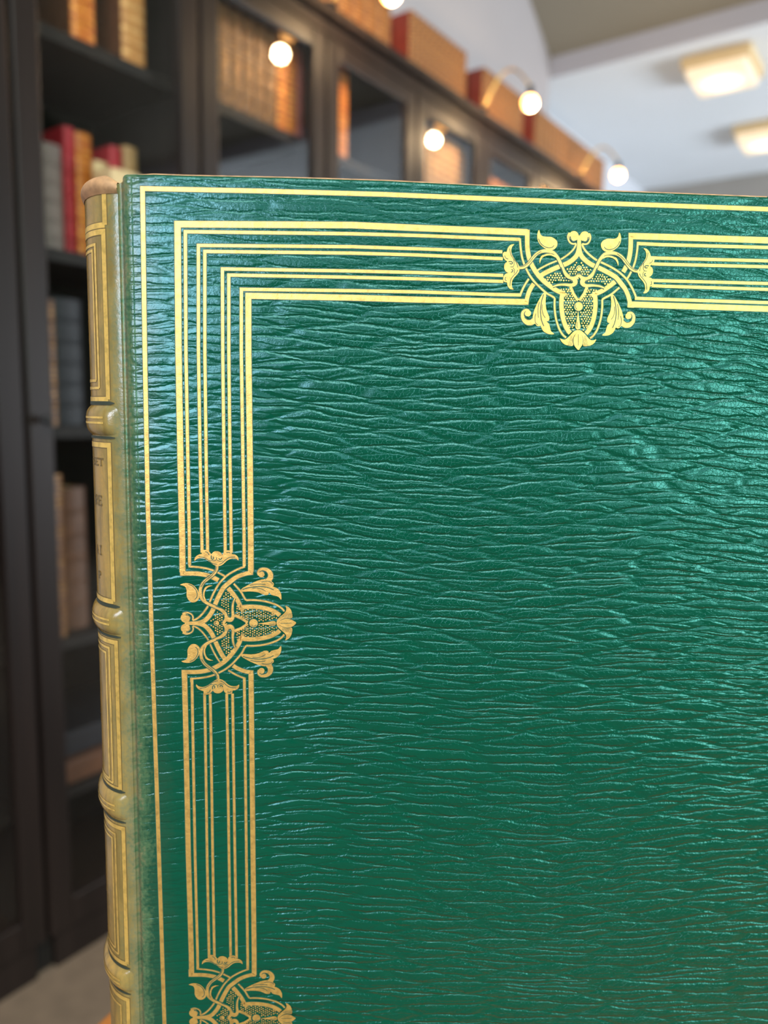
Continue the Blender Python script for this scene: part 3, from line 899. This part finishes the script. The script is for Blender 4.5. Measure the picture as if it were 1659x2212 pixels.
def ornament_shapes():
    """list of (kind, points, width, layer, material) for the whole ornament in (s, t)"""
    S = []
    rib = lambda P, w, lay, mi=0: S.append(('r', P, w, lay, mi))
    pol = lambda P, lay, mi=0: S.append(('p', P, 0, lay, mi))
    X = to_st(cA([(590, 192), (603, 192)])) 
    # strands on the left half, each as a list of pieces
    xt = to_st(cA([(606, 215), (602, 400), (612, 540), (640, 680), (690, 805), (780, 955), (900, 1090), (1030, 1195), (1150, 1275), (1285, 1335)]))
    xb = to_st(cB([(1155, 365), (1137, 480), (1132, 640), (1145, 810), (1175, 980), (1225, 1130), (1290, 1250), (1345, 1315)]))
    xn = to_st(cA([(468, 335), (472, 400), (482, 520), (505, 660), (545, 790), (590, 890), (650, 1000), (740, 1120), (850, 1230), (960, 1325), (1065, 1385)]))
    xnb = to_st(cB([(972, 475), (966, 560), (966, 680), (978, 840), (1010, 1010), (1075, 1210), (1160, 1350), (1240, 1425)]))
    yo = to_st(cB([(292, 575), (305, 470), (350, 330), (410, 210), (468, 130)]))
    yno = to_st(cA([(460, 1368), (490, 1290), (545, 1180), (625, 1055)]))
    yi = to_st(cA([(852, 1000), (920, 955), (1010, 910), (1110, 865), (1210, 825), (1340, 775), (1440, 715), (1520, 640), (1560, 560), (1574, 450), (1578, 330), (1578, 250)]))
    yni = to_st(cA([(790, 900), (880, 845), (1000, 785), (1130, 733), (1235, 692), (1320, 640), (1400, 580), (1470, 510), (1512, 440), (1520, 400)]))
    wT, wt = 82 * E8, 33 * E8
    wY = [wT] * 8 + [wT * 1.0, wT * 0.8, 62 * E8, 62 * E8]
    # left: X over Y
    cX, cXn = to_st(cA([(480, 182), (606, 187)])), to_st(cA([(400, 318), (468, 322)]))
    cY, cYn = to_st(cB([(190, 573), (290, 575)])), to_st(cA([(400, 1366), (460, 1369)]))
    qX = cX + catmull(cX[-1:] + xt[1:])[1:]; qXn = cXn + catmull(cXn[-1:] + xn[1:])[1:]
    qY = cY + catmull(cY[-1:] + yo[1:])[1:]; qYn = cYn + catmull(cYn[-1:] + yno[1:])[1:]
    rib(qX, wT, 0); rib(xt[-2:] + xb[:1], wT, 0); rib(catmull(xb), wT, 0)
    rib(qXn, wt, 0); rib([xn[-1], xnb[0]], wt, 0); rib(catmull(xnb), wt, 0)
    rib(qY, 98 * EB, 0); rib(qYn, wt, 0)
    rib(catmull(yi), wY, 0); rib(catmull(yni), wt * 0.85, 0)
    # right: Y over X
    mxt, mxb, mxn, mxnb = mir(xt), mir(xb), mir(xn), mir(xnb)
    dense = cX + catmull(cX[-1:] + xt[1:], 12)[1:]
    a = [p for p in dense if p[1] < to_st(cA([(730, 885)]))[0][1]]
    b = [p for p in dense if p[1] > to_st(cA([(866, 1060)]))[0][1]]
    rib(mir(a), wT, 0); rib(mir(b), wT, 0); rib(mir(xt[-2:] + xb[:1]), wT, 0); rib(mir(catmull(xb)), wT, 0)
    dn = cXn + catmull(cXn[-1:] + xn[1:], 12)[1:]
    a = [p for p in dn if p[1] < to_st(cA([(640, 1000)]))[0][1]]
    b = [p for p in dn if p[1] > to_st(cA([(790, 1175)]))[0][1]]
    rib(mir(a), wt, 0); rib(mir(b), wt, 0); rib(mir([xn[-1], xnb[0]]), wt, 0); rib(mir(catmull(xnb)), wt, 0)
    yfull = cY + catmull(cY[-1:] + yo[1:] + yi)[1:]
    rib(mir(yfull), [98 * EB] * 4 + wY, 0)
    rib(mir(cYn + catmull(cYn[-1:] + yno[1:] + to_st(cA([(700, 975)])) + yni)[1:]), wt, 0)

    for mm_ in (lambda P: P, mir):
        # double ball on the stem
        ring = to_st(cA([(1395, 200), (1368, 260), (1378, 330), (1412, 385), (1465, 408), (1520, 400)]))
        rib(mm_(catmull(ring)), 26 * E8, 0)
        c = to_st(cA([(1478, 262)]))[0]
        S.append(('d', mm_([c]), 92 * E8, 0, 0))
        rib(mm_(catmull(to_st(cA([(1408, 270), (1425, 330), (1465, 362), (1515, 352)])))), 20 * E8, 2, 1)
        # vine with dark outline, then gold
        vine = catmull(to_st(cA([(440, 852), (530, 838), (610, 785), (690, 690), (770, 600), (870, 548), (980, 538), (1090, 572), (1175, 668), (1235, 790), (1290, 920), (1350, 1000), (1430, 1050), (1492, 1085), (1500, 1140), (1440, 1178), (1300, 1165), (1170, 1172), (1075, 1208)])))
        vw = [50, 50, 52, 52, 52, 54, 60, 58, 54, 52, 56, 66, 82, 92, 80, 60, 44, 40, 22]
        rib(mm_(vine), [(w + 30) * E8 for w in vw], 1, 1)
        rib(mm_(vine), [w * E8 for w in vw], 2, 0)
        rib(mm_(catmull(to_st(cA([(1415, 1030), (1490, 1045), (1545, 1015), (1566, 985)])))), [30 * E8, 60 * E8, 55 * E8, 40 * E8], 2, 0)
        rib(mm_(catmull(to_st(cA([(1400, 1005), (1470, 1010), (1530, 975), (1560, 940)])))), 16 * E8, 3, 1)
        rib(mm_(catmull(to_st(cA([(1235, 840), (1290, 985), (1350, 1050), (1430, 1085), (1450, 1115), (1425, 1145), (1300, 1140), (1170, 1152), (1080, 1185)])))), 13 * E8, 3, 1)
        rib(mm_(catmull(to_st(cA([(460, 835), (540, 820), (640, 745), (740, 630), (860, 545)])))), 11 * E8, 3, 1)
        # tendril
        rib(mm_(catmull(to_st(cA([(1130, 650), (1050, 605), (960, 605), (885, 640), (845, 700), (833, 768)])))), [18 * E8, 40 * E8, 44 * E8, 40 * E8, 30 * E8, 5 * E8], 2, 0)
        rib(mm_(catmull(to_st(cA([(1110, 610), (1040, 585), (960, 588), (890, 615)])))), 10 * E8, 3, 1)
        # leaf above the vine
        pol(mm_(catmull(to_st(cA([(825, 150), (797, 210), (790, 290), (812, 370), (858, 432), (930, 488), (1010, 518), (1090, 515), (1142, 475), (1167, 420), (1160, 360), (1110, 308), (1040, 278), (960, 276), (892, 265), (850, 228)])), 3, True)), 1, 0)
        rib(mm_(catmull(to_st(cA([(812, 310), (850, 390), (915, 450), (1000, 480), (1070, 470), (1105, 435)])))), 13 * E8, 2, 1)
        # flower at the end of the vine
        fl = [(358, 415), (300, 420), (252, 460), (225, 515), (212, 556), (170, 552), (140, 590), (150, 650), (185, 705), (225, 735), (180, 768), (162, 830), (176, 892), (215, 935), (250, 945), (205, 955), (165, 985), (143, 1050), (160, 1112), (212, 1122), (218, 1165), (238, 1212), (280, 1250), (338, 1256), (312, 1220), (302, 1160), (314, 1090), (352, 1030), (410, 970), (445, 915), (452, 850), (430, 785), (380, 715), (332, 645), (303, 575), (303, 505), (325, 450)]
        pol(mm_(catmull(to_st(cA(fl)), 2, True)), 1, 0)
        for q, w in (([(270, 490), (288, 590), (335, 675), (385, 735), (412, 800), (418, 845)], 12), ([(268, 1190), (282, 1080), (330, 1005), (390, 945), (420, 890)], 12),
                     ([(175, 620), (195, 665), (240, 690)], 12), ([(190, 1020), (180, 1070), (205, 1095)], 12), ([(245, 735), (300, 735), (322, 760), (300, 778), (268, 770)], 18),
                     ([(290, 935), (318, 920), (325, 895), (300, 880)], 18), ([(345, 690), (350, 780), (330, 830), (280, 835)], 11), ([(350, 960), (355, 890), (330, 845)], 11)):
            rib(mm_(catmull(to_st(cA(q)))), w * E8, 2, 1)
        # acanthus leaf with scroll
        body = [(702, 345), (762, 378), (752, 500), (752, 640), (776, 780), (830, 900), (838, 980), (812, 1022), (768, 1030), (830, 1090), (858, 1200), (880, 1272), (955, 1332), (880, 1342), (780, 1322), (690, 1262), (642, 1182), (625, 1130), (580, 1146), (530, 1130), (492, 1082), (440, 1098), (400, 1030), (440, 900), (452, 830), (490, 720), (540, 610), (620, 460)]
        pol(mm_(catmull(to_st(cB(body)), 2, True)), 0, 0)
        scr = to_st(cB([(350, 765), (270, 752), (205, 800), (190, 880), (220, 975), (300, 1045), (400, 1050), (480, 990)]))
        rib(mm_(catmull(scr)), [40 * EB, 55 * EB, 62 * EB, 70 * EB, 95 * EB, 120 * EB, 130 * EB, 130 * EB], 0)
        S.append(('d', mm_(to_st(cB([(322, 832)]))), 76 * EB, 0, 0))
        for q, w in (([(702, 380), (650, 560), (625, 760), (635, 930), (665, 1050), (705, 1145)], 20), ([(668, 620), (662, 740), (690, 860), (742, 945)], 14),
                     ([(600, 560), (568, 700), (565, 850), (575, 940)], 14), ([(515, 840), (490, 940), (505, 1060), (560, 1115)], 14), ([(240, 930), (300, 980), (375, 985), (450, 925)], 13),
                     ([(268, 780), (235, 830), (260, 890), (320, 912)], 16)):
            rib(mm_(catmull(to_st(cB(q)))), w * EB, 1, 1)
        # side petals of the tip flower
        pol(mm_(catmull(to_st(cB([(1534, 1240), (1450, 1262), (1372, 1328), (1290, 1420), (1215, 1470), (1150, 1466), (1092, 1442), (1128, 1520), (1190, 1580), (1270, 1612), (1350, 1626), (1412, 1610), (1415, 1490), (1450, 1380), (1534, 1290)])), 2, True)), 1, 0)
        for k in range(9):
            y0 = 1380 + k * 27
            rib(mm_(to_st(cB([(1400 - abs(k - 4) * 1, y0), (1340 - k * 8, y0 + 16)]))), 7 * EB, 2, 1)
        # V in the middle
        rib(mm_(to_st(cB([(1345, 205), (1420, 370), (1531, 530)]))), 70 * EB, 2, 0)
        rib(mm_(to_st(cB([(1395, 205), (1450, 350), (1531, 475)]))), 13 * EB, 3, 1)
    # boss, drop, little ring, central leaf
    c = to_st(cB([(1531, 675)]))[0]; c[0] = 0
    S.append(('d', [c], 122 * EB, 1, 1)); S.append(('d', [c], 103 * EB, 2, 0))
    rib(catmull([c + np.array([-0.024, -0.018]), c + np.array([-0.028, 0.006]), c + np.array([-0.016, 0.026])]), 14 * EB, 3, 1)
    drop = to_st(cB([(1531, 790), (1510, 900), (1487, 1050), (1466, 1150), (1482, 1210), (1528, 1228), (1574, 1210), (1590, 1150), (1568, 1050), (1547, 900)]))
    pol(catmull(drop, 3, True), 2, 0)
    rib(catmull(to_st(cB([(1515, 1050), (1500, 1140), (1515, 1190)]))), 12 * EB, 3, 1)
    c = to_st(cA([(1567, 862)]))[0]; c[0] = 0
    S.append(('d', [c], 52 * E8, 2, 0)); rib([c + 0.014 * np.array([math.cos(k), math.sin(k)]) for k in np.linspace(2.6, 6.0, 9)], 12 * E8, 3, 1)
    leaf = to_st(cB([(1531, 1296), (1452, 1370), (1415, 1480), (1432, 1600), (1480, 1680), (1540, 1728), (1590, 1660), (1630, 1590), (1645, 1480), (1610, 1370)]))
    pol(catmull([np.array([p[0] * 1.12, p[1]]) for p in leaf], 3, True), 3, 1)
    pol(catmull(leaf, 3, True), 4, 0)
    rib(to_st(cB([(1531, 1345), (1533, 1620)])), 11 * EB, 5, 1)
    # pearled ground inside the strapwork
    up = to_st(cA([(1567, 712), (1480, 790), (1340, 868), (1210, 920), (1090, 962), (985, 1010), (895, 1045), (960, 1085), (1060, 1165), (1170, 1235), (1300, 1310)])) + \
        to_st(cB([(1212, 420), (1200, 520), (1195, 680), (1210, 840), (1240, 990), (1290, 1120), (1350, 1220), (1440, 1250), (1531, 1235)]))
    half = np.array(up)
    def inside(p):
        x, y = p; r = False; n = len(half)
        for i in range(n):
            (x1, y1), (x2, y2) = half[i], half[i - 1]
            if (y1 > y) != (y2 > y) and x < (x2 - x1) * (y - y1) / (y2 - y1) + x1: r = not r
        return r
    keep = [np.array(p) for p in catmull(to_st(cA([(1180, 690), (1235, 790), (1290, 920), (1350, 1000), (1430, 1050), (1492, 1085), (1500, 1140), (1440, 1178), (1300, 1165), (1170, 1172), (1075, 1208)])))]
    keep = np.array(keep)
    vee = np.array([to_st(cB([(1345 + 186 * k, 205 + 325 * k)]))[0] for k in np.linspace(0, 1, 12)])
    rng = random.Random(3)
    step = 0.0228
    row_ = 0; t = 0.05
    cen = to_st(cB([(1531, 675)]))[0]; ringc = to_st(cA([(1567, 862)]))[0]
    while t < 1.0:
        s_ = -0.42 + (step / 2 if row_ % 2 else 0)
        while s_ <= 0.0:
            p = np.array([s_ + rng.uniform(-1, 1) * 0.003, t + rng.uniform(-1, 1) * 0.003])
            q = np.array([min(p[0], -0.0001), p[1]])
            ok = inside(q)
            if ok: ok = np.min(np.hypot(*(keep - q).T)) > 0.026
            if ok and q[1] > vee[0][1]: ok = np.min(np.hypot(*(vee - q).T)) > 0.022
            if ok:   # plain ground inside the V and between the lobes
                vs_ = np.interp(q[1], [to_st(cB([(1531, 100)]))[0][1], vee[0][1], vee[-1][1]], [-0.03, vee[0][0], 0.0])
                if to_st(cB([(1531, 60)]))[0][1] < q[1] < vee[-1][1] and q[0] > vs_: ok = False
            if ok and (abs(q[1] - cen[1]) < 0.05 and abs(q[0]) < 0.045 and np.hypot(q[0], q[1] - cen[1]) < 0.052): ok = False
            if ok and q[1] > cen[1] and abs(q[0]) < np.interp(q[1], [cen[1], drop[0][1], drop[4][1]], [0.045, 0.014, 0.036]): ok = False
            if ok and np.hypot(q[0], q[1] - ringc[1]) < 0.032: ok = False
            if ok and abs(q[0]) < 0.012 and q[1] < ringc[1]: ok = True
            if ok:
                S.append(('o', [p], 0.0072 * rng.uniform(0.85, 1.15), 1, 0))
                if p[0] < -0.008: S.append(('o', [np.array([-p[0], p[1]])], 0.0072 * rng.uniform(0.85, 1.15), 1, 0))
            s_ += step
        t += step * 0.87; row_ += 1
    return S


SHAPES = ornament_shapes()


def place_ornament(label, A0, AT, AS):
    """A0 = origin on the cover, AT = axis vector, AS = lateral vector (per axis length)"""
    T = Tool(cover_surf)
    f = lambda p: A0 + AS * p[0] + AT * p[1]
    sc = 0.5 * (np.linalg.norm(AS) + np.linalg.norm(AT))
    for k_, (kind, P, w, lay, mi) in enumerate(SHAPES):
        h = 0.00010 + lay * 0.00006 + (0 if kind == 'o' else k_ * 3.5e-7)
        if kind == 'r' and lay == 0: T.ribbon([f(p) for p in P], (np.array(w) + 0.013) * sc if not np.isscalar(w) else (w + 0.013) * sc, 0.00005 + k_ * 2e-7, 1)  # painted shade rim under each strap
        if kind == 'r': T.ribbon([f(p) for p in P], np.array(w) * sc if not np.isscalar(w) else w * sc, h, mi)
        elif kind == 'p': T.poly([f(p) for p in P], h, mi)
        elif kind == 'd': T.disc(f(P[0]), w * sc, h, mi)
        else: T.disc(f(P[0]), w * sc, h, mi, 7)
    o = T.mb.build('gold_ornament', [M['gold'], M['tooling_rim_shade']], front)
    o['label'] = label
    return o


a0 = puv(*AXT); at = puv(*AXB) - a0
as_ = (puv(*(AXT + LAT * 100)) - puv(*(AXT - LAT * 100))) / 200 * AL
place_ornament('gold ornament of the top border', a0, at, as_)


def fit(j, tip, fa, fb):
    """junction, tip, outer ends of the flower at the top and bottom (pixels)"""
    j, tip, fa, fb = puv(*j), puv(*tip), puv(*fa), puv(*fb)
    s_f = abs(to_st(cA([(140, 840)]))[0][0])
    return j, tip - j, (fa - fb) / (2 * s_f)


j, t_, s_ = fit((401.5, 1346.1), (638.7, 1345.4), (467.5, 1188), (470.3, 1500.0))
place_ornament('gold ornament half way down the left border', j, t_, s_)
j3, t3, s3 = fit((418.9, 2197.3), (637.7, 2198.2), (480.4, 2066), (482, 2328))
s3 = s_ * (np.linalg.norm(t3) / np.linalg.norm(t_))
place_ornament('gold ornament cut by the bottom of the frame', j3, t3, s3)

# ------------------------------------------------------------------ spine tooling
def ssurf(s, v, h): return spine_pt(s, v, h)


class STool(Tool):
    pass


def spl(P): return [spine_inv(x, y) for x, y in P]


def sub(P, n=14):
    out = []
    for i in range(len(P) - 1):
        for k in range(n): out.append(P[i] + (P[i + 1] - P[i]) * k / n)
    return out + [P[-1]]


S_MID = SEND / 2


def flip(P): return [np.array([p[0], p[1]]) for p in P][::-1]


def frame_panel(T, xt, yt, xb, yb, w, h=0.00012, mi=0, close_top=True):
    """rectangular fillet on the spine whose right line runs from (xt,yt) to (xb,yb) in the photograph"""
    a, b = spine_inv(xt, yt), spine_inv(xb, yb)
    s0 = 0.5 * (a[0] + b[0])
    vt_, vb_ = a[1], b[1]
    R = [np.array([s0, vb_]), np.array([s0, vt_]), np.array([SEND - s0, vt_]), np.array([SEND - s0, vb_]), np.array([s0, vb_])]
    T.ribbon(sub(R, 56), w * 1.30, h * 0.6, 1)
    T.ribbon(sub(R, 56), w, h, mi)


T = STool(ssurf)
frame_panel(T, 224, 396, 226, 486, 1.75 * MM)
frame_panel(T, 226, 500, 231.5, 863, 1.75 * MM)
frame_panel(T, 208, 528, 213, 838, 0.95 * MM)
frame_panel(T, 201.5, 541, 206, 822, 0.95 * MM)
frame_panel(T, 234.5, 962, 246, 1300, 1.7 * MM)
frame_panel(T, 250, 1388, 261, 1706, 1.6 * MM)
frame_panel(T, 238, 1400, 243, 1690, 0.85 * MM)
frame_panel(T, 231, 1410, 236, 1680, 0.85 * MM)
frame_panel(T, 265, 1790, 276, 2083, 1.6 * MM)
frame_panel(T, 250, 1802, 256, 2060, 0.85 * MM)
frame_panel(T, 243, 1810, 249, 2046, 0.85 * MM)
frame_panel(T, 276, 2160, 284, 2430, 1.6 * MM)
frame_panel(T, 262, 2172, 268, 2410, 0.85 * MM)
T.mb.build('gold_panel_lines', [M['gold_spine'], M['blind']], BOOK)
# double lines along each raised band, and the dark grooves beside it
for bo, (a, b) in zip(BANDS, bands_v):
    for q in (0.42, 0.60):
        T = STool(ssurf); v = a + (b - a) * q
        T.ribbon(sub([np.array([0.0062, v]), np.array([SEND - 0.0062, v])], 60), 0.7 * MM, 0.00190)
        T.mb.build('gold_line', [M['gold_spine']], bo)
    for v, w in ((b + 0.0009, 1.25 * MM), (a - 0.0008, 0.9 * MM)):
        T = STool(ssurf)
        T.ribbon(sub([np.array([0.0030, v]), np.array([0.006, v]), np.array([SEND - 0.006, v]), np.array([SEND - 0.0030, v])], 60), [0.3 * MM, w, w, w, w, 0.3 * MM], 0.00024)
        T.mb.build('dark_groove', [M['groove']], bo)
# flower tools in the lower panels, centred on the spine
for yy, xx in ((1545, 222), (1925, 236), (700, 196)):
    T = STool(ssurf)
    v = spine_inv(xx, yy)[1]
    for k in range(10):
        a = 2 * math.pi * k / 10
        T.disc(np.array([S_MID + 0.0072 * math.cos(a), v + 0.0072 * math.sin(a)]), 0.0024, 0.00016)
    T.disc(np.array([S_MID, v]), 0.0048, 0.0006)
    T.mb.build('gold_flower', [M['gold_spine']], BOOK)

# lettering of the second panel (only the ends of the lines turn into view)
GLY = {
    'S': [[(.9, .85), (.6, 1), (.25, .95), (.1, .75), (.3, .55), (.7, .45), (.9, .25), (.7, .03), (.35, 0), (.1, .15)]],
    'E': [[(.2, 0), (.2, 1)], [(.05, 1), (.9, 1), (.9, .82)], [(.2, .52), (.65, .52)], [(.05, 0), (.92, 0), (.92, .2)]],
    'T': [[(.5, 0), (.5, 1)], [(.05, .8), (.05, 1), (.95, 1), (.95, .8)], [(.3, 0), (.7, 0)]],
    'R': [[(.2, 0), (.2, 1)], [(.05, 1), (.65, 1), (.88, .85), (.85, .62), (.6, .5), (.2, .5)], [(.5, .5), (.95, 0)], [(.05, 0), (.38, 0)]],
    'A': [[(.08, 0), (.5, 1), (.92, 0)], [(.25, .38), (.75, .38)], [(0, 0), (.22, 0)], [(.76, 0), (1, 0)]],
    'I': [[(.5, 0), (.5, 1)], [(.25, 0), (.75, 0)], [(.25, 1), (.75, 1)]],
    'P': [[(.2, 0), (.2, 1)], [(.05, 1), (.65, 1), (.9, .85), (.85, .6), (.6, .48), (.2, .48)], [(.05, 0), (.4, 0)]],
}


def text_line(T, txt, xe, yb, yt, adv, mi=0):
    a, b = spine_inv(xe, yb), spine_inv(xe, yt)
    hh = b[1] - a[1]; s_end = a[0]
    for k, ch in enumerate(reversed(txt)):
        sr = s_end + k * adv                    # right end of this letter
        for st in GLY[ch]:
            P = [np.array([sr + (1 - x) * adv * 0.84, a[1] + y * hh]) for x, y in st]
            T.ribbon(sub(P, 3), 0.42 * MM, 0.00018, mi)


T = STool(ssurf)
text_line(T, 'SET', 224, 1006, 991, 0.0032)
text_line(T, 'RE', 221, 1092, 1072, 0.0036)
text_line(T, 'AI', 222, 1199, 1180, 0.0034)
text_line(T, 'P', 219, 1250, 1236, 0.0030)
T.mb.build('lettering', [M['blind']], BOOK)
